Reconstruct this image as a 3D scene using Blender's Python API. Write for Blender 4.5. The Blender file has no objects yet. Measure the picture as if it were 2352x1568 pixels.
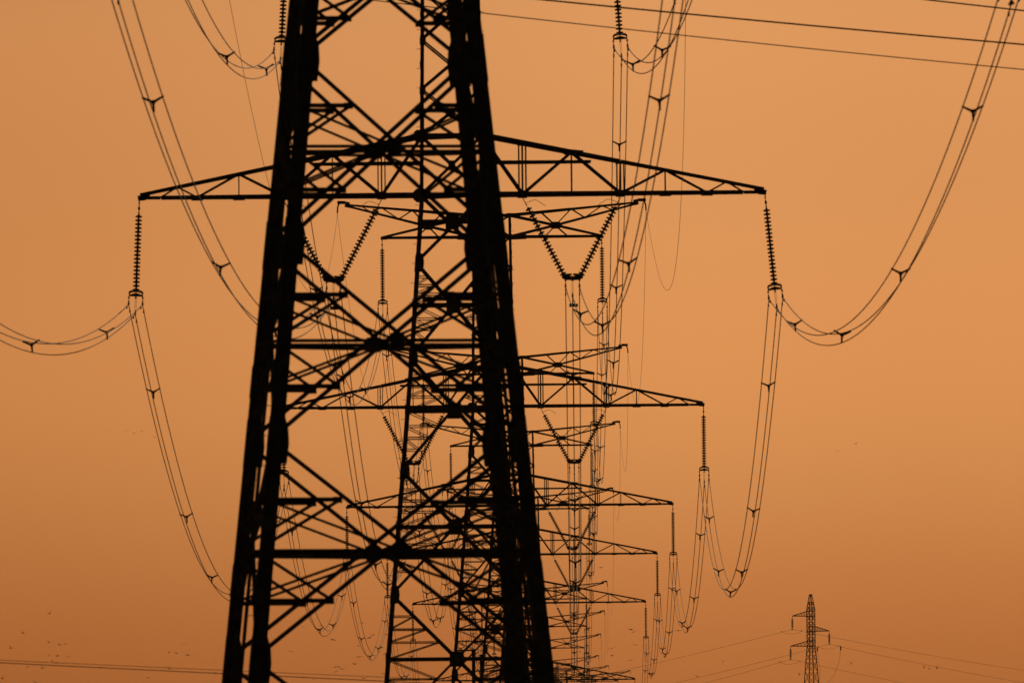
import bpy, bmesh, math, random
from mathutils import Vector, Matrix
random.seed(7)
S = bpy.context.scene
COL = S.collection

# ------------------------------------------------------------------ camera
F = 45000.0                      # focal length in units of a picture 2352 wide
CAM_H = 1.7                      # eye height above the field
PITCH = math.atan((1928.0 - 784.0) / F)
ROLL = 0.0100
cam_d = bpy.data.cameras.new('camera')
cam = bpy.data.objects.new('camera', cam_d)
COL.objects.link(cam)
cam_d.sensor_width = 36.0
cam_d.lens = F / 2352.0 * 36.0
cam_d.clip_start = 1.0
cam_d.clip_end = 60000.0
cam.location = (0, 0, CAM_H)
cam.rotation_euler = (Matrix.Rotation(math.pi / 2 + PITCH, 4, 'X') @ Matrix.Rotation(-ROLL, 4, 'Z')).to_euler()
cam_d.dof.use_dof = True
cam_d.dof.focus_distance = 1750.0
cam_d.dof.aperture_fstop = 7.2
S.camera = cam

def at(px, py, d):
    """world point at depth d for levelled picture coordinates (2352 wide)"""
    x = (px - 1176.0) / F * d
    v = -(py - 784.0) / F * d
    c, s = math.cos(PITCH), math.sin(PITCH)
    return Vector((x, d * c - v * s, CAM_H + d * s + v * c))

def pix(px, py, d):
    """same for coordinates of the 2560 wide photograph, camera roll taken out"""
    x, y = px * 0.91875 - 1176.0, py * 0.91875 - 784.0
    c, s = math.cos(ROLL), math.sin(ROLL)
    return at(1176.0 + x * c - y * s, 784.0 + x * s + y * c, d)

# ------------------------------------------------------------------ sky and sun
SUN_AZ, SUN_EL = math.radians(4.0), math.radians(6.0)
W = bpy.data.worlds.new('World')
S.world = W
W.use_nodes = True
nt = W.node_tree
nt.nodes.clear()
N = nt.nodes.new
L = nt.links.new
out = N('ShaderNodeOutputWorld')
bg = N('ShaderNodeBackground')
sky = N('ShaderNodeTexSky')
sky.sky_type = 'NISHITA'
sky.sun_disc = False
sky.sun_elevation = SUN_EL
sky.sun_rotation = SUN_AZ
sky.air_density = 0.5
sky.dust_density = 3.5
sky.ozone_density = 1.0
tc = N('ShaderNodeTexCoord')
sep = N('ShaderNodeSeparateXYZ')
L(tc.outputs['Generated'], sep.inputs[0])

def ramp(fac, stops):
    r = N('ShaderNodeValToRGB')
    r.color_ramp.interpolation = 'EASE'
    while len(r.color_ramp.elements) < len(stops):
        r.color_ramp.elements.new(0.5)
    for el, (p, c) in zip(r.color_ramp.elements, stops):
        el.position = p
        el.color = (c[0], c[1], c[2], 1)
    L(fac, r.inputs[0])
    return r.outputs[0]

def math_n(op, a, b=None):
    m = N('ShaderNodeMath')
    m.operation = op
    for i, v in enumerate((a, b)):
        if v is None:
            continue
        if isinstance(v, (int, float)):
            m.inputs[i].default_value = v
        else:
            L(v, m.inputs[i])
    return m.outputs[0]

def mul(a, b):
    m = N('ShaderNodeMix')
    m.data_type = 'RGBA'
    m.blend_type = 'MULTIPLY'
    m.inputs[0].default_value = 1.0
    L(a, m.inputs[6])
    L(b, m.inputs[7])
    return m.outputs[2]

# colour of the dust lying on the horizon, by height of the line of sight (0.05 = 2.9 degrees)
elev = math_n('MULTIPLY', sep.outputs[2], 20.0)
dust = ramp(elev, [(0.0, (0.833, 0.783, 0.608)), (.16, (0.850, 0.800, 0.629)), (.40, (0.862, 0.983, 0.908)), (.76, (0.683, 0.817, 0.808)), (1.0, (0.600, 0.750, 0.767))])
# aureole of the low sun: warm and bright ahead, dying away to both sides and behind
azd = math_n('ABSOLUTE', math_n('SUBTRACT', sep.outputs[0], 0.008))
aur = ramp(math_n('MULTIPLY', azd, 10.0), [(0.0, (1, 1, 1)), (.15, (.955, .94, .925)), (.35, (.92, .875, .82)), (1.0, (.60, .52, .45))])
back = ramp(sep.outputs[1], [(0.0, (.02, .02, .023)), (.90, (.04, .038, .035)), (.99, (1, 1, 1))])
tint = N('ShaderNodeRGB')
tint.outputs[0].default_value = (.2690, .1326, .0855, 1)
L(mul(mul(mul(mul(sky.outputs[0], tint.outputs[0]), dust), aur), back), bg.inputs[0])
bg.inputs[1].default_value = 0.05
L(bg.outputs[0], out.inputs[0])

sun_d = bpy.data.lights.new('sun', 'SUN')
sun = bpy.data.objects.new('sun', sun_d)
COL.objects.link(sun)
sun_d.energy = 0.8
sun_d.angle = math.radians(0.5)
sun_d.color = (1.0, .72, .45)
sdir = Vector((math.sin(SUN_AZ) * math.cos(SUN_EL), math.cos(SUN_AZ) * math.cos(SUN_EL), math.sin(SUN_EL)))
sun.rotation_euler = sdir.to_track_quat('Z', 'Y').to_euler()
sun.location = (300, 200, 200)

S.view_settings.view_transform = 'Standard'
S.view_settings.look = 'None'
S.view_settings.exposure = 0.0
S.view_settings.gamma = 1.0
S.cycles.max_bounces = 6
S.cycles.volume_bounces = 0

# ------------------------------------------------------------------ materials
def material(name, base, rough, metal=0.0, noise=0.0, scale=3.0, spec=0.3):
    m = bpy.data.materials.new(name)
    m.use_nodes = True
    t = m.node_tree
    b = t.nodes['Principled BSDF']
    b.inputs['Roughness'].default_value = rough
    b.inputs['Metallic'].default_value = metal
    b.inputs['Specular IOR Level'].default_value = spec
    n = t.nodes.new('ShaderNodeTexNoise')
    n.inputs['Scale'].default_value = scale
    n.inputs['Detail'].default_value = 6
    co = t.nodes.new('ShaderNodeTexCoord')
    t.links.new(co.outputs['Object'], n.inputs['Vector'])
    r = t.nodes.new('ShaderNodeValToRGB')
    lo = [c * (1 - noise) for c in base]
    hi = [min(1, c * (1 + noise)) for c in base]
    r.color_ramp.elements[0].position = .35
    r.color_ramp.elements[1].position = .65
    r.color_ramp.elements[0].color = (*lo, 1)
    r.color_ramp.elements[1].color = (*hi, 1)
    t.links.new(n.outputs[0], r.inputs[0])
    t.links.new(r.outputs[0], b.inputs['Base Color'])
    return m

STEEL = material('weathered_steel', (.10, .095, .09), .75, 0, .35, 2.0, .15)
CABLE = material('aluminium_cable', (.14, .13, .12), .7, 0, .2, 9.0, .15)
FITTING = material('cast_fitting', (.09, .085, .08), .65, 0, .2, 6.0, .2)
GLASS = material('toughened_glass', (.03, .05, .042), .5, 0, .1, 5.0, .3)
WOOD = material('creosoted_wood', (.07, .045, .03), .85, 0, .4, 4.0, .1)
BIRD = material('dark_plumage', (.10, .09, .085), .8, 0, .3, 8.0, .1)
FIELD = material('field_grass', (.06, .065, .03), .95, 0, .45, .02, .05)

# ------------------------------------------------------------------ mesh helpers
class MB:
    def __init__(self):
        self.v, self.f = [], []
    def _add(self, vs, fs):
        o = len(self.v)
        self.v += [tuple(p) for p in vs]
        self.f += [tuple(i + o for i in q) for q in fs]
    def angle(self, a, b, w, ref, t=None, flip=1):
        """steel angle (L section) from a to b; ref points to the outside of the corner"""
        a, b, ref = Vector(a), Vector(b), Vector(ref)
        d = (b - a)
        if d.length < 1e-6:
            return
        d.normalize()
        u = ref - d * ref.dot(d)
        if u.length < 1e-4:
            u = d.orthogonal()
        u.normalize()
        k = d.cross(u) * flip
        t = t or max(.012, w * .11)
        # flange 1 lies across u (seen flat from outside), flange 2 goes inwards
        pr = [(-.5 * w, 0), (.5 * w, 0), (.5 * w, -w), (.5 * w - t, -w), (.5 * w - t, -t), (-.5 * w, -t)]
        vs = [p + k * x + u * y for p in (a, b) for x, y in pr]
        fs = [(i, (i + 1) % 6, 6 + (i + 1) % 6, 6 + i) for i in range(6)] + [(5, 4, 1, 0), (4, 3, 2, 1), (6, 7, 10, 11), (7, 8, 9, 10)]
        self._add(vs, fs)
    def corner(self, a, b, w, dx, dy, t):
        """leg angle with its corner on the line a-b and flanges along dx and dy"""
        a, b, dx, dy = Vector(a), Vector(b), Vector(dx), Vector(dy)
        pr = [(0, 0), (w, 0), (w, t), (t, t), (t, w), (0, w)]
        vs = [p + dx * x + dy * y for p in (a, b) for x, y in pr]
        fs = [(i, (i + 1) % 6, 6 + (i + 1) % 6, 6 + i) for i in range(6)] + [(0, 3, 2, 1), (0, 5, 4, 3), (6, 7, 8, 9), (6, 9, 10, 11)]
        self._add(vs, fs)
    def bar(self, a, b, w, h=None, ref=(0, 0, 1)):
        a, b, ref = Vector(a), Vector(b), Vector(ref)
        h = h or w
        d = (b - a).normalized()
        u = ref - d * ref.dot(d)
        if u.length < 1e-4:
            u = d.orthogonal()
        u.normalize()
        k = d.cross(u)
        vs = [p + k * x + u * y for p in (a, b) for x, y in ((-w / 2, -h / 2), (w / 2, -h / 2), (w / 2, h / 2), (-w / 2, h / 2))]
        self._add(vs, [(0, 1, 5, 4), (1, 2, 6, 5), (2, 3, 7, 6), (3, 0, 4, 7), (3, 2, 1, 0), (4, 5, 6, 7)])
    def plate(self, pts, n, t):
        """flat plate: outline pts, thickness t along n"""
        n = Vector(n) * (t / 2)
        k = len(pts)
        vs = [Vector(p) - n for p in pts] + [Vector(p) + n for p in pts]
        self._add(vs, [tuple(range(k - 1, -1, -1)), tuple(range(k, 2 * k))] + [(i, (i + 1) % k, k + (i + 1) % k, k + i) for i in range(k)])
    def tube(self, pts, r, sides=6, cap=True, r2=None):
        pts = [Vector(p) for p in pts]
        n = len(pts)
        rings = []
        u = None
        for i, p in enumerate(pts):
            d = (pts[min(i + 1, n - 1)] - pts[max(i - 1, 0)]).normalized()
            if u is None:
                u = d.orthogonal().normalized()
            u = (u - d * u.dot(d)).normalized()
            k = d.cross(u)
            rr = r if r2 is None else r + (r2 - r) * i / (n - 1)
            rings.append([p + (u * math.cos(2 * math.pi * j / sides) + k * math.sin(2 * math.pi * j / sides)) * rr for j in range(sides)])
        vs = [q for g in rings for q in g]
        fs = [(i * sides + j, i * sides + (j + 1) % sides, (i + 1) * sides + (j + 1) % sides, (i + 1) * sides + j) for i in range(n - 1) for j in range(sides)]
        if cap:
            fs += [tuple(range(sides - 1, -1, -1)), tuple(range((n - 1) * sides, n * sides))]
        self._add(vs, fs)
    def lathe(self, prof, base, axis=(0, 0, -1), sides=12):
        base, axis = Vector(base), Vector(axis).normalized()
        u = axis.orthogonal().normalized()
        k = axis.cross(u)
        n = len(prof)
        vs = [base + axis * h + (u * math.cos(2 * math.pi * j / sides) + k * math.sin(2 * math.pi * j / sides)) * r for r, h in prof for j in range(sides)]
        fs = [(i * sides + j, i * sides + (j + 1) % sides, (i + 1) * sides + (j + 1) % sides, (i + 1) * sides + j) for i in range(n - 1) for j in range(sides)]
        fs += [tuple(range(sides - 1, -1, -1)), tuple(range((n - 1) * sides, n * sides))]
        self._add(vs, fs)
    def build(self, name, mat, parent=None, smooth=False):
        me = bpy.data.meshes.new(name)
        me.from_pydata(self.v, [], self.f)
        me.materials.append(mat)
        bm = bmesh.new()
        bm.from_mesh(me)
        bmesh.ops.recalc_face_normals(bm, faces=bm.faces)
        bm.to_mesh(me)
        bm.free()
        if smooth:
            me.polygons.foreach_set('use_smooth', [True] * len(me.polygons))
        o = bpy.data.objects.new(name, me)
        COL.objects.link(o)
        if parent:
            o.parent = parent
        return o

def thing(name, label, cat, group=None, loc=(0, 0, 0), rz=0.0):
    o = bpy.data.objects.new(name, None)
    o.empty_display_size = .5
    COL.objects.link(o)
    o.location = loc
    o.rotation_euler = (0, 0, rz)
    return tag(o, label, cat, group)

def tag(o, label, cat, group=None, kind=None):
    if label:
        o['label'] = label
    if cat:
        o['category'] = cat
    if group:
        o['group'] = group
    if kind:
        o['kind'] = kind
    return o

def copy_tree(o, parent=None):
    c = o.copy()
    COL.objects.link(c)
    if parent:
        c.parent = parent
    for ch in list(o.children):
        copy_tree(ch, c)
    return c

# ------------------------------------------------------------------ the lie of the land
M_PX = 27.0                      # metres between the lower arm tips of the common pylon
# pylon list: levelled picture position of the lower arm's middle, and picture width of that arm
ARMS = [None, (1041.9, 446.6, 1437.0), (1131.0, 932.6, 965.0), (1168.0, 1160.4, 749.0), (1193.5, 1272.7, 620.0),
        (1210.5, 1384.3, 535.0), (1220.0, 1561.0, 460.0), (1233.0, 1602.0, 406.0), (1241.0, 1635.0, 364.0),
        (1247.0, 1667.0, 329.0), (1281.0, 1677.0, 301.0), (1340.0, 1677.0, 277.0)]
ARM_H = 29.5                     # lower arm above the ground for the common pylon
D0 = F * M_PX / 2200.0
def depth(k):
    return D0 if k == 0 else F * M_PX / ARMS[k][2]
T0_ARM = 28.6 + CAM_H            # lower arm of the nearest pylon above its foot
base0 = at(880.5, 784.0, D0)
BASE = [Vector((base0.x, base0.y, 0.0))]
for k in range(1, 12):
    p = at(ARMS[k][0], ARMS[k][1], depth(k))
    BASE.append(Vector((p.x, p.y, p.z - ARM_H)))
ground_prof = [(-2000, 0.0), (0, 0.0), (400, 0.0)] + [(b.y, b.z) for b in BASE] + [(5200, BASE[11].z), (9000, BASE[11].z - 6), (16000, -20)]
ground_prof = sorted(ground_prof)
g = MB()
xs = [-9000, -4000, -1500, -600, -200, 0, 200, 600, 1500, 4000, 9000]
def gz(y):
    for (ya, za), (yb, zb) in zip(ground_prof, ground_prof[1:]):
        if ya <= y <= yb:
            return za + (zb - za) * (y - ya) / max(1e-6, yb - ya)
    return ground_prof[-1][1]
ny = len(ground_prof)
g._add([(x, y, z - .02) for y, z in ground_prof for x in xs],
       [(i * 11 + j, i * 11 + j + 1, (i + 1) * 11 + j + 1, (i + 1) * 11 + j) for i in range(ny - 1) for j in range(10)])
tag(g.build('ground', FIELD), 'dark flat field under the power lines', None, None, 'structure')

# ------------------------------------------------------------------ lattice pylons
ORD = ['nearest', 'second', 'third', 'fourth', 'fifth', 'sixth', 'seventh', 'eighth', 'ninth', 'tenth', 'eleventh', 'farthest']

def lerp(a, b, t):
    return a + (b - a) * t

FACES = [((1, 0, 0), (0, -1, 0)), ((1, 0, 0), (0, 1, 0)), ((0, 1, 0), (-1, 0, 0)), ((0, 1, 0), (1, 0, 0))]

def pylon_body(root, half, levels, cfg):
    """legs, braced faces and gusset plates. levels: list of (top, crossing, bottom, kind)"""
    top, bot = levels[0][0], levels[-1][2]
    knots = sorted(set([cfg['knee'], top, bot] + cfg.get('bends', [])))
    w, t = cfg['leg'], cfg['leg'] * .11
    n = 0
    for sx in (-1, 1):
        for sy in (-1, 1):
            m = MB()
            for z0, z1 in zip(knots, knots[1:]):
                ww = w if z1 <= cfg['knee'] else w * .8
                a, b = half(z0) + w * .12, half(z1) + w * .12
                m.corner((sx * a, sy * a, z0), (sx * b, sy * b, z1), ww, (-sx, 0, 0), (0, -sy, 0), ww * .12)
            # bolted splice covers
            for q in cfg['splices']:
                a, b = half(q - .45) + w * .12 + .005, half(q + .45) + w * .12 + .005
                m.corner((sx * a, sy * a, q - .45), (sx * b, sy * b, q + .45), w * .92, (-sx, 0, 0), (0, -sy, 0), .012)
            if (sx, sy) in ((-1, -1), (1, 1)):
                s = m                       # step bolts
                z = bot + 3.0
                i = 0
                while z < top - .5:
                    h = half(z) + w * .12
                    if i % 2 == 0:
                        s.tube([(sx * h, sy * (h - w * .5), z), (sx * (h + .17), sy * (h - w * .5), z)], .011, 5)
                    else:
                        s.tube([(sx * (h - w * .5), sy * h, z), (sx * (h - w * .5), sy * (h + .17), z)], .011, 5)
                    z += .42
                    i += 1
            m.build('leg', STEEL, root)
    for fi, (ux, un) in enumerate(FACES):
        ux, un = Vector(ux), Vector(un)
        def P(a, z, off=0.0):
            h = half(z)
            return ux * (a * h) + un * (h - off) + Vector((0, 0, z))
        m = MB()
        hor, gus = [], []
        for (zt, zc, zb, kind) in levels:
            C = P(0, zc)
            dg, rd = cfg['diag'], cfg['red']
            if kind == 'plain':
                dg = cfg['diag'] * .8
            for s in (-1, 1):
                # the two main diagonals of the X, one flange in front of the other
                off = dg * .35 if s > 0 else 0
                m.angle(P(s, zt, off), P(-s, zb, off), dg, un, None, s)
                if kind in ('plain', 'open'):
                    continue
                for zq in (zt, zb):
                    Lg = P(s, zq)
                    if kind == 'heavy':
                        nd = lerp(Lg, C, .54)
                        z1 = nd.z
                        S1 = P(s, z1)
                        nd2 = nd - un * .05
                        m.angle(nd2, S1 - un * .05, rd * 1.35, un)
                        m.angle(nd, P(s, lerp(z1, zc, .93)), rd, un)
                        m.angle(lerp(C, S1, .06), S1, rd * .8, un)
                        gs = .13
                        nd = nd + ux * (s * .09)
                        gus.append([nd + ux * (-gs) + Vector((0, 0, -.1)), nd + ux * gs + Vector((0, 0, -.1)), nd + ux * gs + Vector((0, 0, .08)), nd + ux * (-gs) + Vector((0, 0, .08))])
                    else:
                        prev = None
                        for q in (.34, .54, .74):
                            nd = lerp(Lg, C, q)
                            S1 = P(s, nd.z)
                            m.angle(nd, S1, rd * (.8 if q != .54 else 1.0), un)
                            if prev is not None:
                                m.angle(prev, S1 if q != .74 else S1, rd * .75, un)
                            prev = nd
                        m.angle(lerp(Lg, C, .74), P(s, zc), rd * .75, un)
            if kind != 'plain':
                h = MB()
                h.angle(P(-1, zc, -.02), P(1, zc, -.02), cfg['hor'], un)
                hor.append(h)
                gw = cfg['gusset']
                gus.append([C + ux * (x * gw) + Vector((0, 0, z * gw)) for x, z in ((-.5, -.46), (-.44, -.52), (.44, -.52), (.5, -.46), (.5, .46), (.44, .52), (-.44, .52), (-.5, .46))])
            else:
                gw = cfg['gusset'] * .5
                gus.append([C + ux * (x * gw) + Vector((0, 0, z * gw)) for x, z in ((-.5, -.5), (.5, -.5), (.5, .5), (-.5, .5))])
        fb = m.build('face_bracing', STEEL, root)
        for h in hor:
            h.build('horizontal_beam', STEEL, fb)
        # plates where the diagonals meet the legs
        for j, (zt, zc, zb, kind) in enumerate(levels):
            gh, gp = cfg['legplate']
            if kind == 'plain':
                gh, gp = gh * .45, gp * .6
            for s in (-1, 1):
                e = P(s, zb)
                hs = half(zb)
                def Q(dx, dz):
                    return ux * (s * (half(zb + dz) - dx)) + un * (half(zb + dz)) + Vector((0, 0, zb + dz))
                gus.append([Q(0, -gh * .5), Q(gp * .96, -gh * .5), Q(gp, -gh * .08), Q(gp * .9, gh * .22), Q(gp * .66, gh * .5), Q(0, gh * .5)])
        for pts in gus:
            gm = MB()
            gm.plate([p + un * .035 for p in pts], un, .03)
            gm.build('gusset_plate', STEEL, fb)

def lower_arm(root, s, zb, cfg):
    """one half of the lower crossarm; x positions scaled by cfg"""
    k = cfg['k']                        # lengthwise scale
    hb, ht, rise, tip = cfg['hb'], cfg['ht'], cfg['rise'], 13.5 * k
    arm = bpy.data.objects.new('lower_crossarm', None)
    COL.objects.link(arm)
    arm.parent = root
    wb, wt, wd = .18, .16, .09
    def dep(x):
        return lerp(hb, .07, (x - hb) / (tip - hb))
    def B(x, sy):
        return Vector((s * x, sy * dep(x), zb))
    def T(x, sy):
        f = (x - ht) / (tip - ht)
        return Vector((s * x, sy * lerp(ht, .07, f), zb + lerp(rise, .13, f)))
    m = MB()
    for sy in (-1, 1):
        for x0, x1, w in ((hb, 7.27 * k, wb), (7.27 * k, 12.6 * k, wb * .97), (12.6 * k, tip, wb * .8)):
            m.angle(B(x0, sy) + Vector((0, 0, -.0)), B(x1 - .04, sy), w, (0, sy, 0))
        for x in (9.2 * k, 11.0 * k):
            m.bar(B(x, sy) + Vector((-.25, 0, -.03)), B(x, sy) + Vector((.25, 0, -.03)), .03, wb * 1.1)
    xs_ = [hb, 3.04 * k, 5.16 * k, 7.27 * k, 9.2 * k, 11.0 * k, 12.6 * k]
    for i, (x0, x1) in enumerate(zip(xs_, xs_[1:])):
        sg = 1 if i % 2 else -1
        m.bar(B(x0, sg), B(x1, -sg), .07, .05)
        m.bar(B(x1, -1), B(x1, 1), .07, .05)
    m.plate([Vector((s * (tip - .28), 0, zb - .1)), Vector((s * (tip + .05), 0, zb - .13)), Vector((s * (tip + .08), 0, zb + .09)), Vector((s * (tip - .55), 0, zb + .2))], (0, 1, 0), .14)
    m.build('bottom_chord', STEEL, arm)
    m = MB()
    for sy in (-1, 1):
        for x0, x1, w in ((ht, 5.16 * k, wt * 1.1), (5.16 * k, 7.27 * k, wt), (7.27 * k, tip, wt * .85)):
            m.angle(T(x0, sy), T(x1 - .03, sy), w, (0, sy, .2))
        m.bar(T(5.16 * k, sy) - Vector((s * .3, 0, -.02)), T(5.16 * k, sy) + Vector((s * .5, 0, -.06)), .03, .2)
    m.build('top_chord', STEEL, arm)
    m = MB()
    for sy in (-1, 1):
        up = (0, sy, 0)
        m.angle(T(ht, sy) - Vector((0, 0, .08)), B(3.04 * k, sy), wd * 1.2, up)
        m.angle(B(3.04 * k, sy), T(5.16 * k, sy), wd * 1.1, up)
        m.angle(T(5.16 * k, sy), B(7.27 * k, sy), wd * 1.1, up)
        m.angle(B(7.27 * k, sy), T(9.2 * k, sy), wd, up)
        m.angle(T(9.2 * k, sy), B(11.0 * k, sy), wd * .9, up)
        m.angle(B(11.0 * k, sy), T(11.85 * k, sy), wd * .7, up)
        m.angle(T(11.85 * k, sy), B(12.6 * k, sy), wd * .7, up)
        m.angle(B(5.16 * k, sy), T(5.16 * k, sy), .05, up)
        m.angle(B(9.2 * k, sy), T(9.2 * k, sy), .05, up)
        for x in (3.04 * k, 7.27 * k):
            m.bar(B(x, sy) + Vector((-.2, sy * .02, 0)), B(x, sy) + Vector((.2, sy * .02, 0)), .03, .26)
    m.build('web_bracing', STEEL, arm)
    for x in (3.04 * k, 7.27 * k):
        for sy in (-1, 1):
            m = MB()
            a, b = B(x, sy), T(x, sy)
            for o in (-.15, 0, .15):
                m.bar(a + Vector((o, 0, .03)), b + Vector((o, 0, -.02)), .045 if o else .06, .045, (0, 1, 0))
            for e, q in ((a, .08), (b, -.06)):
                m.bar(e + Vector((-.2, 0, q)), e + Vector((.2, 0, q)), .05, .05)
            m.build('hanger_post', STEEL, arm)
    m = MB()
    for sy in (-1, 1):
        f = 1.38 / 2.56 * rise
        m.angle((s * (hb + .02), sy * hb * .96, zb + f), (s * 6.0 * k, sy * dep(6.0 * k) * .8, zb + f), .1, (0, sy, 0))
    m.build('rail', STEEL, arm)

def upper_arm(root, s, zb, hw, k):
    arm = bpy.data.objects.new('upper_crossarm', None)
    COL.objects.link(arm)
    arm.parent = root
    def dep(x):
        return lerp(hw, .06, (x - hw) / (9.3 * k - hw))
    def p(x, z, sy):
        return Vector((s * x, sy * dep(x), zb + z))
    def tp(x):
        return lerp(1.39, 2.14, (x - hw) / (9.3 * k - hw))
    def q(x):                                   # rising diagonal
        return lerp(0.0, .72, (x - hw) / (4.09 * k - hw)) if x < 4.09 * k else lerp(.72, 2.08, (x - 4.09 * k) / (5.21 * k))
    W_ = .15
    m = MB()
    for sy in (-1, 1):
        m.angle(p(hw, 1.39, sy), p(5.09 * k, tp(5.09 * k), sy), W_, (0, sy, 0))
        m.angle(p(5.09 * k, tp(5.09 * k), sy), p(9.3 * k, 2.14, sy), W_ * .85, (0, sy, 0))
    m.build('top_chord', STEEL, arm)
    m = MB()
    for sy in (-1, 1):
        m.angle(p(hw, 0, sy), p(7.06 * k, 0, sy), W_, (0, sy, 0))
        m.bar(p(hw, -.03, sy) , p(hw + 1.0, -.0, sy), .03, .24)
    for x in (2.0 * k, 3.5 * k, 4.83 * k, 6.2 * k):
        m.bar(p(x, 0, -1), p(x, 0, 1), .06)
    m.plate([Vector((s * (6.75 * k), 0, zb - .1)), Vector((s * (7.14 * k), 0, zb - .12)), Vector((s * (7.16 * k), 0, zb + .06)), Vector((s * (6.4 * k), 0, zb + .2))], (0, 1, 0), dep(7.06 * k) * 2)
    m.build('bottom_chord', STEEL, arm)
    m = MB()
    for sy in (-1, 1):
        m.angle(p(hw, 1.36, sy), p(4.09 * k, .72, sy), W_ * .85, (0, sy, 0))
        m.angle(p(4.09 * k, .72, sy), p(7.06 * k, .03, sy), W_ * .85, (0, sy, 0))
        m.angle(p(hw, 0.03, sy), p(4.09 * k, .72, sy), W_ * .85, (0, sy, 0))
        m.angle(p(4.09 * k, .72, sy), p(9.3 * k, 2.06, sy), W_ * .85, (0, sy, 0))
        for a, b in (((3.16, tp(3.16 * k)), (4.0, .78)), ((4.15, .78), (5.09, tp(5.09 * k))), ((5.12, tp(5.12 * k)), (5.96, q(5.96 * k))), ((6.02, q(6.02 * k)), (7.06, tp(7.06 * k))),
                     ((7.1, tp(7.1 * k)), (7.75, q(7.75 * k))), ((7.78, q(7.78 * k)), (8.4, tp(8.4 * k))), ((4.05, .66), (3.45, .05)), ((4.13, .66), (4.83, .05))):
            m.angle(p(a[0] * k, a[1], sy), p(b[0] * k, b[1], sy), .055, (0, sy, 0))
        gx, gz_ = 4.09 * k, .72
        m.plate([p(gx, gz_, sy) + Vector((a, sy * .03, b)) for a, b in ((-.38, -.1), (-.2, -.2), (.25, -.2), (.42, -.06), (.38, .12), (.2, .2), (-.25, .2), (-.42, .06))], (0, 1, 0), .03)
    m.build('web_bracing', STEEL, arm)
    m = MB()
    x0, x1 = 9.2 * k, 9.92 * k
    m.bar((s * x0 - s * .05, 0, zb + 2.12), (s * (x0 + .22), 0, zb + 2.2), .2, .36)
    m.bar((s * (x0 + .2), 0, zb + 2.30), (s * x1, 0, zb + 2.30), .16, .2)
    m.tube([(s * (x1 - .12), 0, zb + 2.25), (s * (x1 - .02), 0, zb + 2.0), (s * x1, 0, zb + 1.62)], .05, 6)
    m.build('earth_wire_bracket', STEEL, arm)

def half_common(z):                 # z measured from the lower arm
    if z < -7.0:
        return 1.8845 - .0875 * (z + 7.0)
    return 1.37 - .0735 * z if z <= 0 else lerp(1.37, 1.20, min(1.0, z / 12.3))

def make_common():
    r = thing('lattice_pylon', '', '', None)
    off = ARM_H
    def half(z):
        return half_common(z - off)
    Ls = [12.27, 10.88, 8.85, 6.7, 4.55, 2.56, 0, -2.9, -7.0, -11.85, -17.2, -23.3, -29.5]
    Cs = [11.6, 9.87, 7.8, 5.65, 3.55, 1.3, -1.15, -4.75, -9.3, -14.3, -20.0, -26.3]
    lv = []
    for i, c in enumerate(Cs):
        kind = 'plain' if Ls[i] > .5 else 'fine'
        if i == 6:
            kind = 'open'
        lv.append((Ls[i] + off, c + off, Ls[i + 1] + off, kind))
    cfg = dict(knee=off, bends=[off - 7.0], leg=.19, diag=.10, red=.055, hor=.12, gusset=.58, legplate=(.70, .34), splices=[off + 2.9, off - 5.4, off - 13.0, off - 19.5])
    pylon_body(r, half, lv, cfg)
    m = MB()
    for z in (0.0, 2.56, 10.88, 12.27):
        h = half_common(z)
        for sy in (-1, 1):
            m.angle((-h, sy * h, z + off), (h, sy * h, z + off), .13, (0, sy, 0))
            m.angle((sy * h, -h, z + off), (sy * h, h, z + off), .13, (sy, 0, 0))
        m.bar((-h, -h, z + off - .02), (h, h, z + off - .02), .08)
        m.bar((-h, h, z + off - .1), (h, -h, z + off - .1), .08)
    m.build('arm_frame', STEEL, r)
    for z, gs, gv in ((0.0, .30, .26), (2.56, .30, .24), (10.88, .36, .13), (12.27, .34, .11)):
        h = half_common(z)
        for sx in (-1, 1):
            for sy in (-1, 1):
                gm = MB()
                gm.plate([Vector((sx * h + a * gs, sy * (h + .05), z + off + b * gv)) for a, b in ((-1, -.5), (-.5, -1), (.5, -1), (1, -.45), (1, .5), (.6, .9), (-.6, .9), (-1, .5))], (0, 1, 0), .035)
                gm.build('gusset_plate', STEEL, r)
    for s in (-1, 1):
        lower_arm(r, s, off, dict(k=1.0, hb=1.37, ht=1.335, rise=2.56))
        upper_arm(r, s, off + 10.88, half_common(10.88), 1.0)
    return r

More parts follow.
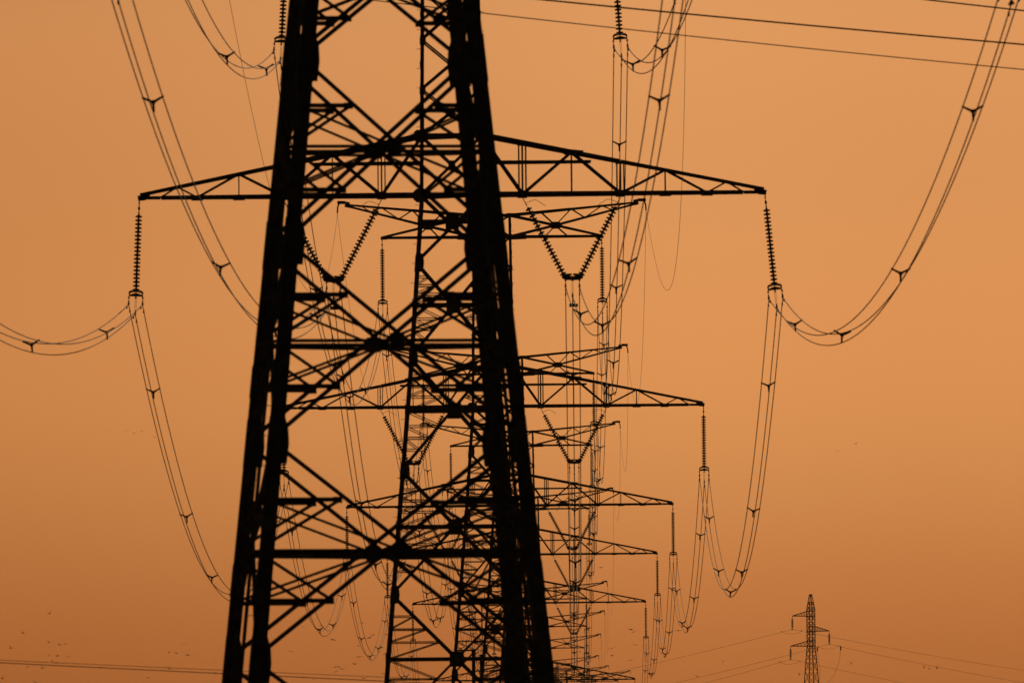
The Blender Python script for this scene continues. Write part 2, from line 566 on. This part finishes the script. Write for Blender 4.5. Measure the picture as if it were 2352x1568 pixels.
def make_near():
    r = thing('lattice_pylon', '', '', None)
    def half(z):                    # z above the foot
        c = z - CAM_H
        return 3.36 + .0958 * (14.04 - c) if c < 28.6 else lerp(1.935, 1.65, min(1.0, (c - 28.6) / 12.5))
    Ls = [41.7, 40.0, 36.8, 34.0, 31.4, 28.6, 25.9, 22.0, 16.85, 11.26, 5.1, -1.7]
    Cs = [40.8, 38.4, 35.4, 32.7, 30.0, 27.3, 24.05, 19.5, 14.04, 8.15, 1.8]
    lv = [(Ls[i] + CAM_H, c + CAM_H, Ls[i + 1] + CAM_H, 'plain' if Ls[i] > 28.7 else 'heavy') for i, c in enumerate(Cs)]
    o = CAM_H
    cfg = dict(knee=28.6 + o, leg=.40, diag=.12, red=.095, hor=.095, gusset=.41, legplate=(1.35, .53), splices=[26.5 + o, 13.0 + o, 7.4 + o, 1.0 + o])
    pylon_body(r, half, lv, cfg)
    # stiffening posts up the middle of the two flank faces
    for sx in (-1, 1):
        m = MB()
        for z0, z1 in ((0.0, 28.6 + o), (28.6 + o, 41.7 + o)):
            m.angle((sx * (half(z0) - .03), 0, z0), (sx * (half(z1) - .03), 0, z1), .10, (sx, 0, 0))
        m.build('flank_post', STEEL, r)
    # cross bracing in plan at every level of the crossings
    for c in (24.05, 19.5, 14.04, 8.15):
        m = MB()
        h = half(c + o)
        z = c + o - .08
        m.angle((0, -h, z), (h, 0, z), .09, (0, 0, 1))
        m.angle((h, 0, z), (0, h, z), .09, (0, 0, 1))
        m.angle((0, h, z), (-h, 0, z), .09, (0, 0, 1))
        m.angle((-h, 0, z), (0, -h, z), .09, (0, 0, 1))
        m.build('plan_bracing', STEEL, r)
    for s in (-1, 1):
        lower_arm(r, s, 28.6 + o, dict(k=17.8 / 13.5, hb=1.935, ht=1.9, rise=2.8))
        upper_arm(r, s, 40.0 + o, half(40.0 + o), (8.6 if s < 0 else 11.0) / 7.06)
    return r

near = make_near()
near.location = BASE[0]
YAW0 = math.radians(8.4)
near.rotation_euler = (0, math.radians(.22), YAW0)
near.scale = (1.0, .7, 1.0)          # a rectangular base, wider than deep
tag(near, 'nearest pylon, huge blurred black lattice legs filling the middle of the picture', 'pylon', 'pylons marching away in one line')
PYL = [near]
LAB = {1: 'second nearest pylon, widest crossarms in view, crossing behind the black nearest pylon',
       2: 'third nearest pylon, upper arm tips peaking just under the second pylon\'s lower arm',
       3: 'fourth nearest pylon, its upper arms overlapping the third pylon\'s lower arm',
       4: 'fifth nearest pylon in the row, half hidden behind the black right legs',
       5: 'sixth nearest pylon in the row, lower arm low in the picture',
       6: 'seventh nearest pylon, its right lower arm ending just above the bottom edge',
       7: 'eighth nearest pylon, only its upper arms clear above the seventh',
       8: 'ninth nearest pylon, small brown upper arms below the eighth',
       9: 'tenth nearest pylon, tiny upper arms just above the bottom edge',
       10: 'eleventh nearest pylon, set off to the right of the straight row',
       11: 'farthest pylon, tiny arms furthest right where the row bends'}
proto = make_common()
for k in range(1, 12):
    o = proto if k == 1 else copy_tree(proto)
    o.location = BASE[k]
    o.rotation_euler = (0, math.radians([0, 0, .05, -.06, .08, -.1, .06, .1, -.08, .05, 0, .1][k]), {10: math.radians(-6), 11: math.radians(-10)}.get(k, math.radians(.6)))
    tag(o, LAB[k], 'pylon', 'pylons marching away in one line')
    PYL.append(o)

# ------------------------------------------------------------------ insulators
def disc_mesh():
    m = MB()
    m.lathe([(.036, -.02), (.048, 0), (.05, .03), (.07, .036), (.12, .045), (.146, .064), (.152, .09), (.148, .112), (.13, .105), (.115, .125), (.09, .112), (.07, .132), (.045, .125), (.036, .155)], (0, 0, 0), (0, 0, -1), 14)
    o = m.build('glass_disc', GLASS, None, True)
    me = o.data
    bpy.data.objects.remove(o)
    return me
DISC = disc_mesh()

def discs(parent, start, direction, n=20, pitch=.166, single=False):
    direction = Vector(direction).normalized()
    rot = direction.to_track_quat('-Z', 'Y')
    if single:
        m = MB()
        for i in range(n):
            m.lathe([(.045, 0), (.05, .03), (.12, .045), (.155, .07), (.15, .115), (.06, .125), (.045, .166)], Vector(start) + direction * (i * pitch), direction, 8)
        m.build('disc_stack', GLASS, parent)
        return
    for i in range(n):
        d = bpy.data.objects.new('glass_disc', DISC)
        COL.objects.link(d)
        d.parent = parent
        d.location = Vector(start) + direction * (i * pitch)
        d.rotation_euler = rot.to_euler()

def yoke_set(parent, x, z, wide):
    """ring, yoke and three clamps under (x, z)"""
    m = MB()
    r = .30 if not wide else .42
    for s in (-1, 1):
        pts = []
        for i in range(13):
            a = math.pi * i / 12
            pts.append((x + s * (.03 + (r - .03) * math.sin(a) ** .8), -.05 + .1 * (i % 2) * 0, z + .02 + (.12 if not wide else .10) * math.cos(a) + (.05 if not wide else .0)))
        m.tube(pts, .026 if not wide else .05, 6)
        m.tube([(x + s * .03, -.06, z + .14), (x + s * r * .7, -.22, z + .12), (x + s * r, 0, z + .05), (x + s * r * .7, .22, z + .12), (x + s * .03, .06, z + .14)], .024, 6)
    m.build('arcing_ring', FITTING, parent)
    m = MB()
    if wide:
        m.plate([Vector((x + a, 0, z + b)) for a, b in ((-.30, -.08), (.30, -.08), (.38, .03), (.33, .12), (.05, .05), (-.05, .05), (-.33, .12), (-.38, .03))], (0, 1, 0), .05)
    else:
        m.plate([Vector((x + a, 0, z + b)) for a, b in ((-.31, -.07), (.31, -.07), (.31, -.01), (.06, .075), (-.06, .075), (-.31, -.01))], (0, 1, 0), .05)
    for a in (-.30, 0, .30):
        m.bar((x + a, 0, z - .07), (x + a, 0, z - .15), .045)
        m.bar((x + a - .05, 0, z - .155), (x + a + .05, 0, z - .155), .03)
    m.build('yoke_plate', FITTING, parent)
    for a, dz in ((-.30, -.42), (.30, -.42), (0, -.84)):
        m = MB()
        if a == 0:
            for o_ in (-.03, .03):
                m.tube([(x + o_, 0, z - .16), (x + o_ * .8, 0, z + dz + .14)], .008, 5)
        else:
            m.tube([(x + a, 0, z - .15), (x + a, 0, z + dz + .12)], .014, 5)
        m.bar((x + a, 0, z + dz + .17), (x + a, 0, z + dz - .02), .06, .08, (0, 1, 0))
        # boat shaped clamp along the wire
        m.tube([(x + a, -.36, z + dz + .0), (x + a, -.18, z + dz + .015), (x + a, 0, z + dz + .03), (x + a, .18, z + dz + .015), (x + a, .36, z + dz + .0)], .035, 8)
        m.tube([(x + a, -.16, z + dz + .04), (x + a, .16, z + dz + .04)], .05, 8)
        m.build('wire_clamp', FITTING, parent)

def make_string(single=False):
    r = thing('insulator_string', '', '', None)
    m = MB()
    m.tube([(0, 0, .0), (0, 0, -.62)], .018, 6)
    m.bar((0, 0, -.05), (0, 0, -.2), .05, .03)
    m.lathe([(.02, 0), (.05, .05), (.05, .13), (.02, .18)], (0, 0, -.26), (0, 0, -1), 8)
    m.bar((0, 0, -.5), (0, 0, -.62), .04, .05)
    m.build('shackle', FITTING, r)
    discs(r, (0, 0, -.62), (0, 0, -1), single=single)
    m = MB()
    m.tube([(0, 0, -3.9), (0, 0, -4.06)], .02, 6)
    m.build('socket_link', FITTING, r)
    yoke_set(r, 0, -4.08, False)
    return r
STR_WIRES = [Vector((-.30, 0, -4.50)), Vector((.30, 0, -4.50)), Vector((0, 0, -4.92))]

def make_vee(single=False):
    r = thing('vee_insulator_string', '', '', None)
    for s in (-1, 1):
        a, b = Vector((s * 2.115, 0, -.05)), Vector((s * .36, 0, -3.42))
        d = (b - a).normalized()
        m = MB()
        m.tube([a, a + d * .42], .014, 6)
        for q in (.08, .19, .27, .34):
            m.bar(a + d * q, a + d * (q + .05), .05, .05)
        m.build('shackle', FITTING, r)
        m = MB()
        h = a + d * .27
        m.tube([h, h + Vector((-s * .30, -.05, .13)), h + Vector((-s * .40, -.06, .15)), h + Vector((-s * .50, -.07, .12)), h + Vector((-s * .86, -.1, -.12))], .012, 5)
        m.build('arcing_horn', FITTING, r)
        discs(r, a + d * .48, d, single=single)
        m = MB()
        m.tube([a + d * 3.75, b + d * .02], .022, 6)
        m.build('socket_link', FITTING, r)
    yoke_set(r, 0, -3.50, True)
    return r
VEE_WIRES = [Vector((-.30, 0, -3.92)), Vector((.30, 0, -3.92)), Vector((0, 0, -4.34))]

protoS = {False: make_string(False), True: make_string(True)}
protoV = {False: make_vee(False), True: make_vee(True)}
used = set()
PHASES = [('OL', 'left lower arm tip'), ('VL', 'left lower V string'), ('VR', 'right lower V string'),
          ('OR', 'right lower arm tip'), ('UL', 'left upper arm tip'), ('UR', 'right upper arm tip')]
# strings of the second pylon lean outwards after the wider nearest pylon
LEAN1 = {'OL': -2.6, 'OR': 5.4, 'UL': -3.4, 'UR': 3.6}
NEAR_X = {'OL': -17.9, 'VL': -7.62, 'VR': 8.33, 'OR': 17.95, 'UL': -8.6, 'UR': 11.0}   # hang points on the nearest pylon
NEAR_DZ = {'VL': -.25, 'VR': -.25, 'UR': -.7, 'UL': -.9}
WIRE = {}
EARTH = {}
for k in range(12):
    root = PYL[k]
    Mr = Matrix.Translation(root.location) @ root.rotation_euler.to_matrix().to_4x4()
    if k == 0:
        zl, zu = T0_ARM, 40.0 + CAM_H
        ez, ex = zu + 1.62, 9.92 * 9.7 / 7.06
    else:
        zl, zu = ARM_H, ARM_H + 10.88
        ox, vx, ux_ = 13.5, 5.155, 7.06
        ez, ex = zu + 1.62, 9.92
    for ph, where in PHASES:
        s = -1 if ph[1] == 'L' else 1
        x = NEAR_X[ph] if k == 0 else {'O': ox, 'V': vx, 'U': ux_}[ph[0]] * s
        z = (zu if ph[0] == 'U' else zl) - .1 + (NEAR_DZ.get(ph, 0) if k == 0 else 0)
        far = k >= 6
        pr = (protoV if ph[0] == 'V' else protoS)[far]
        key = (ph[0] == 'V', far)
        o = pr if key not in used else copy_tree(pr)
        used.add(key)
        lean = math.radians(LEAN1.get(ph, 0)) if k == 1 else 0.0
        o.location = Mr @ Vector((x, 0, z))
        o.rotation_euler = (0, -lean, root.rotation_euler.z)
        Mo = Matrix.Translation(o.location) @ o.rotation_euler.to_matrix().to_4x4()
        WIRE[k, ph] = [Mo @ p for p in (VEE_WIRES if ph[0] == 'V' else STR_WIRES)]
        lab = f'V-shaped pair of glass insulators under the {where.split()[0]} lower arm of the {ORD[k]} pylon' if ph[0] == 'V' else f"straight glass insulator string hanging from the {ORD[k]} pylon's {where}"
        tag(o, lab, 'insulator', 'insulator strings on the pylons')
    for s in (-1, 1):
        EARTH[k, s] = Mr @ Vector((s * ex * (1.03 if k == 1 else 1.0), 0, ez))

# ------------------------------------------------------------------ wires
def sag_pts(a, b, sag, n=48):
    return [lerp(a, b, i / n) - Vector((0, 0, 4 * sag * (i / n) * (1 - i / n))) for i in range(n + 1)]

def spacer_mesh():
    m = MB()
    c = Vector((0, 0, -.155))
    for e in (Vector((-.30, 0, 0)), Vector((.30, 0, 0)), Vector((0, 0, -.42))):
        m.tube([c, lerp(c, e, .5), e], .046, 6, True, .032)
        m.tube([e - Vector((0, .06, 0)), e + Vector((0, .06, 0))], .036, 6)
    m.tube([c - Vector((0, .04, 0)), c + Vector((0, .04, 0))], .072, 8)
    o = m.build('spacer', FITTING)
    me = o.data
    bpy.data.objects.remove(o)
    return me
SPACER = spacer_mesh()
def damper_mesh():
    m = MB()
    m.tube([(0, -.2, -.07), (0, .2, -.07)], .008, 5)
    for s in (-1, 1):
        m.lathe([(.015, 0), (.034, .02), (.034, .09), (.02, .11)], (0, s * .13, -.07), (0, s, 0), 8)
    m.bar((0, 0, -.08), (0, 0, .03), .04, .05)
    o = m.build('damper', FITTING)
    me = o.data
    bpy.data.objects.remove(o)
    return me
DAMPER = damper_mesh()

for k in range(11):
    for ph, where in PHASES:
        A, B_ = WIRE[k, ph], WIRE[k + 1, ph]
        mid = (A[0] + A[1]) / 2
        span = (B_[0] - A[0]).length
        sag = 5.69e-5 * span * span
        r = thing('conductor_bundle', f'three-wire bundle sagging from the {ORD[k]} to the {ORD[k + 1]} pylon, {where}', 'power line', 'wire bundles between the pylons', mid)
        for a, b in zip(A, B_):
            m = MB()
            m.tube([p - mid for p in sag_pts(a, b, sag, 56 if k < 4 else 36)], .021, 5)
            m.build('conductor', CABLE, r)
        ts = [1 - q for q in (.114, .369, .627, .884)] if k == 0 else ([.08, .25, .405, .56, .745, .91] if k == 1 else [(i + .5 + random.uniform(-.12, .12)) / 5 for i in range(5)])
        for t in ts:
            c = lerp((A[0] + A[1]) / 2, (B_[0] + B_[1]) / 2, t) - Vector((0, 0, 4 * sag * t * (1 - t))) - mid
            d = bpy.data.objects.new('spacer', SPACER)
            COL.objects.link(d)
            d.parent = r
            d.location = c
            d.rotation_euler = (random.uniform(-.1, .1), random.uniform(-.12, .12), math.atan2(-(B_[0] - A[0]).x, (B_[0] - A[0]).y))
        if k < 5:
            for a, b in zip(A, B_):
                for t in (2.2 / span, 1 - 2.2 / span):
                    d = bpy.data.objects.new('damper', DAMPER)
                    COL.objects.link(d)
                    d.parent = r
                    d.location = lerp(a, b, t) - Vector((0, 0, 4 * sag * t * (1 - t))) - mid
    for s in (-1, 1):
        a, b = EARTH[k, s], EARTH[k + 1, s]
        span = (b - a).length
        m = MB()
        pts = sag_pts(a, b, 5.9e-5 * span * span, 56 if k < 4 else 36)
        blow = .55 if k == 1 else .15            # side wind
        n_ = len(pts) - 1
        m.tube([p - a + Vector((blow * 4 * (i / n_) * (1 - i / n_), 0, 0)) for i, p in enumerate(pts)], .011, 5)
        o = m.build('earth_wire', CABLE)
        o.location = a
        side = 'left' if s < 0 else 'right'
        tag(o, f'thin single {side} earth wire sagging from the {ORD[k]} to the {ORD[k + 1]} pylon', 'power line', 'earth wires between the pylons')

# flat dark weights clamped to the low wire beside the second pylon's V strings
for x, y, side in ((1434, 763, 'right'), (836, 770, 'left')):
    r = thing('line_weight', f'small flat dark box on the wires below the {side} V of the second pylon', 'weight', 'boxes on the wires under the V strings')
    r.location = pix(x, y, depth(1) + 2.0)
    m = MB()
    m.bar((-.19, 0, 0), (.19, 0, 0), .12, .14)
    m.build('box', FITTING, r)
    m = MB()
    m.bar((-.05, 0, .07), (-.05, 0, .2), .03, .03, (0, 1, 0))
    m.bar((.05, 0, .07), (.05, 0, .2), .03, .03, (0, 1, 0))
    m.build('strap', FITTING, r)

# wires of other lines that cross the row
def cross_wire(pts, r, label, sag_px=0.0, group=None, n=30):
    (xa, ya, da), (xb, yb, db) = pts
    a, b = pix(xa, ya, da), pix(xb, yb, db)
    m = MB()
    sag = sag_px * (da + db) / 2 / (F * 2560 / 2352)
    m.tube([p - a for p in sag_pts(a, b, sag, n)], r, 6)
    o = m.build('overhead_wire', CABLE)
    o.location = a
    return tag(o, label, 'power line', group)
cross_wire([(700, -68, 700), (3300, 172, 720)], .030, 'thick dark wire crossing the top right corner below the thinner corner wire', 10)
cross_wire([(650, -33, 700), (3300, 239, 720)], .019, 'brown wire crossing the upper right, lowest of the three near the top edge', 14)
cross_wire([(1500, -98, 700), (3300, 105, 720)], .027, 'short dark wire cutting the extreme top right corner', 6)
cross_wire([(-700, 1616, 700), (1900, 1730, 730)], .009, 'faint blurred wire low at left, upper of the close pair', 3)
cross_wire([(-700, 1620, 690), (1900, 1743, 720)], .014, 'darker blurred wire low at left, lower of the close pair', 3)

# ------------------------------------------------------------------ the small pylon at the right
DS = 2450.0
MS = DS / (F * 2560 / 2352)       # metres per photograph pixel there
foot = pix(2026.5, 1485, DS)
sp = thing('small_pylon', 'small distant three-armed lattice pylon alone at lower right', 'pylon', None, (foot.x, foot.y, gz(foot.y)))
HS = foot.z - gz(foot.y)
YS = math.radians(27)
def sh(d):                         # half width d metres under the top
    px = [(0, 2.9), (38, 10.3), (130, 10.2), (165, 13.6), (222, 18.0), (620, 50)]
    q = d / MS
    for (a, wa), (b, wb) in zip(px, px[1:]):
        if q <= b:
            return lerp(wa, wb, (q - a) / (b - a)) * MS / 1.35
    return px[-1][1] * MS / 1.35
def rotz(p):
    c, s_ = math.cos(YS), math.sin(YS)
    return Vector((p[0] * c - p[1] * s_, p[0] * s_ + p[1] * c, p[2]))
lv = [0, 17, 29, 38, 53, 66, 78, 91, 104, 117, 130, 148, 166, 192, 222, 255, 292, 335, 385, 440, 500, 560, 620]
lv = [q * MS for q in lv if q * MS < HS]
lv.append(HS)
for sx in (-1, 1):
    for sy in (-1, 1):
        m = MB()
        for a, b in zip(lv, lv[1:]):
            if HS - b < -1e-6:
                break
            m.bar(rotz((sx * sh(a), sy * sh(a), HS - a)), rotz((sx * sh(b), sy * sh(b), HS - b)), .085, .085)
        m.build('leg', STEEL, sp)
for ux, un in FACES:
    m = MB()
    for a, b in zip(lv, lv[1:]):
        ha, hb_ = sh(a), sh(b)
        if a == 0:
            continue
        for s in (-1, 1):
            m.bar(rotz([s * ha * ux[i] + un[i] * ha for i in (0, 1)] + [HS - a]), rotz([-s * hb_ * ux[i] + un[i] * hb_ for i in (0, 1)] + [HS - b]), .038, .038)
        if b in (38 * MS, 53 * MS, 91 * MS, 117 * MS, 130 * MS, 0):
            m.bar(rotz([hb_ * ux[i] + un[i] * hb_ for i in (0, 1)] + [HS - b]), rotz([-hb_ * ux[i] + un[i] * hb_ for i in (0, 1)] + [HS - b]), .06, .06)
    h0 = sh(0)
    m.bar(rotz([h0 * ux[i] + un[i] * h0 for i in (0, 1)] + [HS]), rotz([-h0 * ux[i] + un[i] * h0 for i in (0, 1)] + [HS]), .07, .07)
    m.build('face_bracing', STEEL, sp)
ARMS_S = [(-46.5, 54, 41, 'upper left'), (45.5, 92, 79, 'right'), (-51.5, 129, 116, 'lower left')]
TIPS = []
for x, yb, yt, nm in ARMS_S:
    s = -1 if x < 0 else 1
    arm = bpy.data.objects.new('crossarm', None)
    COL.objects.link(arm)
    arm.parent = sp
    m, w_ = MB(), MB()
    tip = Vector((x * MS, 0, HS - yb * MS + .03))
    hw = sh(yb * MS)
    for sy in (-1, 1):
        b0 = Vector((s * hw * 1.2, sy * hw, HS - yb * MS))
        t0 = Vector((s * hw * 1.0, sy * hw, HS - yt * MS))
        m.bar(b0, tip, .1, .1)
        m.bar(t0, tip, .09, .09)
        for i in range(1, 5):
            w_.bar(lerp(b0, tip, i / 5), lerp(t0, tip, i / 5), .045)
            w_.bar(lerp(b0, tip, i / 5), lerp(t0, tip, (i - 1) / 5), .045)
        w_.bar(Vector((-s * hw, sy * hw, HS - yb * MS)), b0, .09, .09)
        w_.bar(Vector((-s * hw, sy * hw, HS - yt * MS)), t0, .08, .08)
    m.build('chord', STEEL, arm)
    w_.build('web_bracing', STEEL, arm)
    TIPS.append(Vector((foot.x, foot.y, gz(foot.y))) + tip)

ends_l = [(900, 1791, 3000), (900, 1858, 3000), (900, 1889, 3000)]
ends_r = [(3200, 1748, 2700), (3200, 1790, 2700), (3200, 1845, 2700)]
for (x, yb, yt, nm), tp_, el, er in zip(ARMS_S, TIPS, ends_l, ends_r):
    r = thing('insulator_string', f'short insulator on the {nm} arm of the small distant pylon', 'insulator', 'insulators of the small pylon', tp_)
    m = MB()
    m.tube([(0, 0, 0), (0, 0, -.4)], .03, 6)
    m.build('shackle', FITTING, r)
    for i in range(7):
        d = bpy.data.objects.new('glass_disc', DISC)
        COL.objects.link(d)
        d.parent = r
        d.location = (0, 0, -.38 - i * .155)
    m = MB()
    m.tube([(0, 0, -1.46), (0, 0, -1.62)], .03, 6)
    m.bar((-.12, 0, -1.64), (.12, 0, -1.64), .1, .12)
    m.build('wire_clamp', FITTING, r)
    hang = tp_ + Vector((0, 0, -1.66))
    r = thing('line_conductor', f'single wire of the small distant pylon passing under its {nm} arm', 'power line', 'wires of the small pylon', hang)
    el_, er_ = pix(*el), pix(*er)
    # the spans sag: aim the far ends a bit high so the picture slopes stay right
    m = MB()
    m.tube([p - hang for p in sag_pts(el_, hang, 1.0, 40)], .016, 5)
    m.build('conductor', CABLE, r)
    m = MB()
    m.tube([p - hang for p in sag_pts(hang, er_, 1.0, 40)], .016, 5)
    m.build('conductor', CABLE, r)
    # slack jumper loop below the clamp
    m = MB()
    dl, dr = (el_ - hang).normalized(), (er_ - hang).normalized()
    a, b = dl * (24 * MS / abs(dl.x)), dr * (24 * MS / abs(dr.x))
    zlo = min(a.z, b.z) - .26
    pts = [a]
    for i in range(1, 12):
        t = i / 12
        p = lerp(a, b, t)
        p.z = lerp(a.z, b.z, t) - .26 * (1 - (2 * t - 1) ** 4) - (.12 if 0 < t < 1 else 0) * (1 - abs(2 * t - 1))
        pts.append(p)
    pts.append(b)
    m.tube(pts, .014, 5)
    m.build('jumper_loop', CABLE, r)
    m = MB()
    for e in (a, b):
        m.tube([e - Vector((.07, 0, 0)), e + Vector((.07, 0, 0))], .04, 6)
    m.build('clamp', FITTING, r)
# down leads taken off the wire under the right arm
for x0, y0, path, nm in ((2043.4, 1616, [(2044, 1627), (2045, 1640), (2048.5, 1660), (2050.5, 1680), (2049, 1698), (2042, 1725), (2034, 1760)], 'left'),
                         (2101.6, 1613.5, [(2101, 1625), (2100, 1640), (2095, 1662), (2086, 1685), (2071, 1704), (2050, 1730), (2035, 1760)], 'right')):
    r = thing('down_lead', f'{nm} slack lead dropping from a surge arrester under the small pylon\'s right arm', 'cable', 'down leads of the small pylon')
    q = pix(x0, y0, DS)
    r.location = q
    m = MB()
    m.lathe([(.04, 0), (.1, .05), (.06, .12), (.1, .2), (.06, .27), (.1, .35), (.06, .42), (.09, .5), (.04, .56)], (0, 0, 0), (0, 0, -1), 8)
    m.build('surge_arrester', FITTING, r)
    m = MB()
    m.tube([pix(a, b, DS) - q for a, b in path], .015, 5)
    m.build('lead', CABLE, r)

# ------------------------------------------------------------------ two wooden poles low in the middle
for x, y, d, r_, lab in ((1183.7, 1627, 1180, .11, 'plain dark pole, left of the close pair low behind the black lattice'),
                         (1204.0, 1636, 1200, .115, 'plain dark pole, right of the close pair low behind the black lattice')):
    p = pix(x, y, d)
    z0 = gz(p.y)
    r = thing('wooden_pole', lab, 'pole', 'pair of poles behind the nearest pylon', (p.x, p.y, z0))
    m = MB()
    m.tube([(0, 0, 0), (0, 0, (p.z - z0) * .5), (0, 0, p.z - z0)], r_ * 1.25, 12, True, r_)
    m.build('shaft', WOOD, r)
    m = MB()
    m.lathe([(.03, -.03), (r_ + .02, 0), (r_ + .02, .1)], (0, 0, p.z - z0 + .02), (0, 0, -1), 12)
    m.build('cap', FITTING, r)

# ------------------------------------------------------------------ birds
def bird_mesh(up, bend, name):
    """body, head, tail and two bent wings as one mesh, 1 m across, flying along +Y"""
    m = MB()
    m.lathe([(.006, 0), (.034, .03), (.042, .07), (.038, .1), (.055, .17), (.062, .26), (.052, .36), (.028, .46), (.01, .5)], (0, .25, 0), (0, -1, 0), 8)
    m.plate([Vector(p) for p in ((-.02, -.2, 0), (.02, -.2, 0), (.07, -.36, .0), (-.07, -.36, .0))], (0, 0, 1), .015)
    m.lathe([(.004, 0), (.014, .03), (.016, .06)], (0, .30, -.005), (0, -1, 0), 6)
    for s in (-1, 1):
        a, b = up
        e = Vector((s * .24 * math.cos(a), .05 + bend, .26 * math.sin(a) + .03))
        t = e + Vector((s * .34 * math.cos(b), -.10 - bend, .34 * math.sin(b)))
        for (p0, p1, c0, c1) in ((Vector((s * .03, .02, .03)), e, .12, .10), (e, t, .10, .02)):
            y = Vector((0, 1, 0))
            n_ = (p1 - p0).cross(y).normalized()
            m.plate([p0 + y * c0 * .5, p1 + y * c1 * .5, p1 - y * c1 * .5, p0 - y * c0 * .5], n_, .016)
    o = m.build(name, BIRD)
    me = o.data
    bpy.data.objects.remove(o)
    return me
POSES = [('wings raised', bird_mesh((.55, .1), .02, 'bird')), ('wings level', bird_mesh((.12, -.1), .02, 'bird')), ('wings drooping', bird_mesh((.3, -.55), .04, 'bird')), ('wings steeply up', bird_mesh((1.0, .8), .0, 'bird'))]
FLOCKS = [
    ('in the loose flock low at far left', 1.0, [(486, 520), (225, 712), (478, 803), (582, 827), (645, 820), (105, 858), (480, 931), (562, 936), (670, 947), (515, 985), (548, 1008), (270, 1045), (415, 1055), (22, 1157), (345, 1198), (985, 1050)], (0, 1400, 3.92)),
    ('just left of the nearest pylon\'s left legs', .9, [(1655, 903), (1728, 910), (1800, 827), (1840, 930), (2092, 1000), (1645, 1043), (1660, 1063), (2110, 1103), (1450, 1150)], (0, 1400, 3.92)),
    ('seen between the nearest pylon\'s legs', 1.0, [(900, 1125), (950, 1233), (978, 1212), (868, 1293), (872, 1373), (842, 1425), (700, 1448), (725, 1445), (750, 1462), (706, 1482), (373, 1332), (465, 1522), (540, 1540), (595, 1143), (462, 1152), (1460, 1265), (1500, 1305), (682, 1247), (910, 1530), (1035, 1300)], (600, 1174, 2.94)),
    ('among the wires right of the nearest pylon', 1.2, [(1275, 780), (1315, 817), (1340, 1005), (993, 1055), (998, 1162), (1270, 1232), (525, 1105), (1968, 798), (2245, 1462), (835, -130)], (1360, 1440, 5.873)),
    ('close to the small distant pylon', .9, [(1395, 1268), (598, 1438), (-560, 1240), (2500, 1330), (2580, 1350), (2700, 1340)], (1900, 1450, 6.1)),
    ('in the tiny group at mid left', .65, [(285, 993), (293, 989), (308, 995), (325, 990), (355, 1004)], (0, 0, .91875)),
    ('alone in the open sky at right', .65, [(1923, 1036), (1966, 1018)], (0, 0, .91875)),
]
nb = 0
for where, size, pts, (ox_, oy_, sc) in FLOCKS:
    for i, (x, y) in enumerate(pts):
        d = random.uniform(2300, 2900)
        pose, me = POSES[(i * 7 + nb) % 4]
        o = bpy.data.objects.new('bird', me)
        COL.objects.link(o)
        o.location = pix(ox_ + x / sc, oy_ + y / sc, d)
        sz = size * random.uniform(.62, .92)
        o.scale = (sz, sz, sz)
        o.rotation_euler = (random.uniform(-.25, .25), random.uniform(-.45, .45), random.uniform(-.9, .9) + (math.pi if random.random() < .5 else 0))
        tag(o, f'tiny dark bird with {pose} {where}', 'bird', 'birds flying ' + where)
        nb += 1

# ------------------------------------------------------------------ dusty air
hz = MB()
hz._add([(x, y, z) for x in (-900, 900) for y in (-60, 5200) for z in (-14, 75)], [(0, 1, 3, 2), (4, 6, 7, 5), (0, 4, 5, 1), (2, 3, 7, 6), (0, 2, 6, 4), (1, 5, 7, 3)])
hm = bpy.data.materials.new('dusty_air')
hm.use_nodes = True
hm.node_tree.nodes.clear()
ho = hm.node_tree.nodes.new('ShaderNodeOutputMaterial')
hv = hm.node_tree.nodes.new('ShaderNodeVolumePrincipled')
hv.inputs['Color'].default_value = (1.0, .75, .5, 1)
hv.inputs['Density'].default_value = 8e-6
hv.inputs['Anisotropy'].default_value = 0.5
hm.node_tree.links.new(hv.outputs[0], ho.inputs['Volume'])
tag(hz.build('haze', hm), 'thin dusty evening air over the line of pylons', None, None, 'stuff')
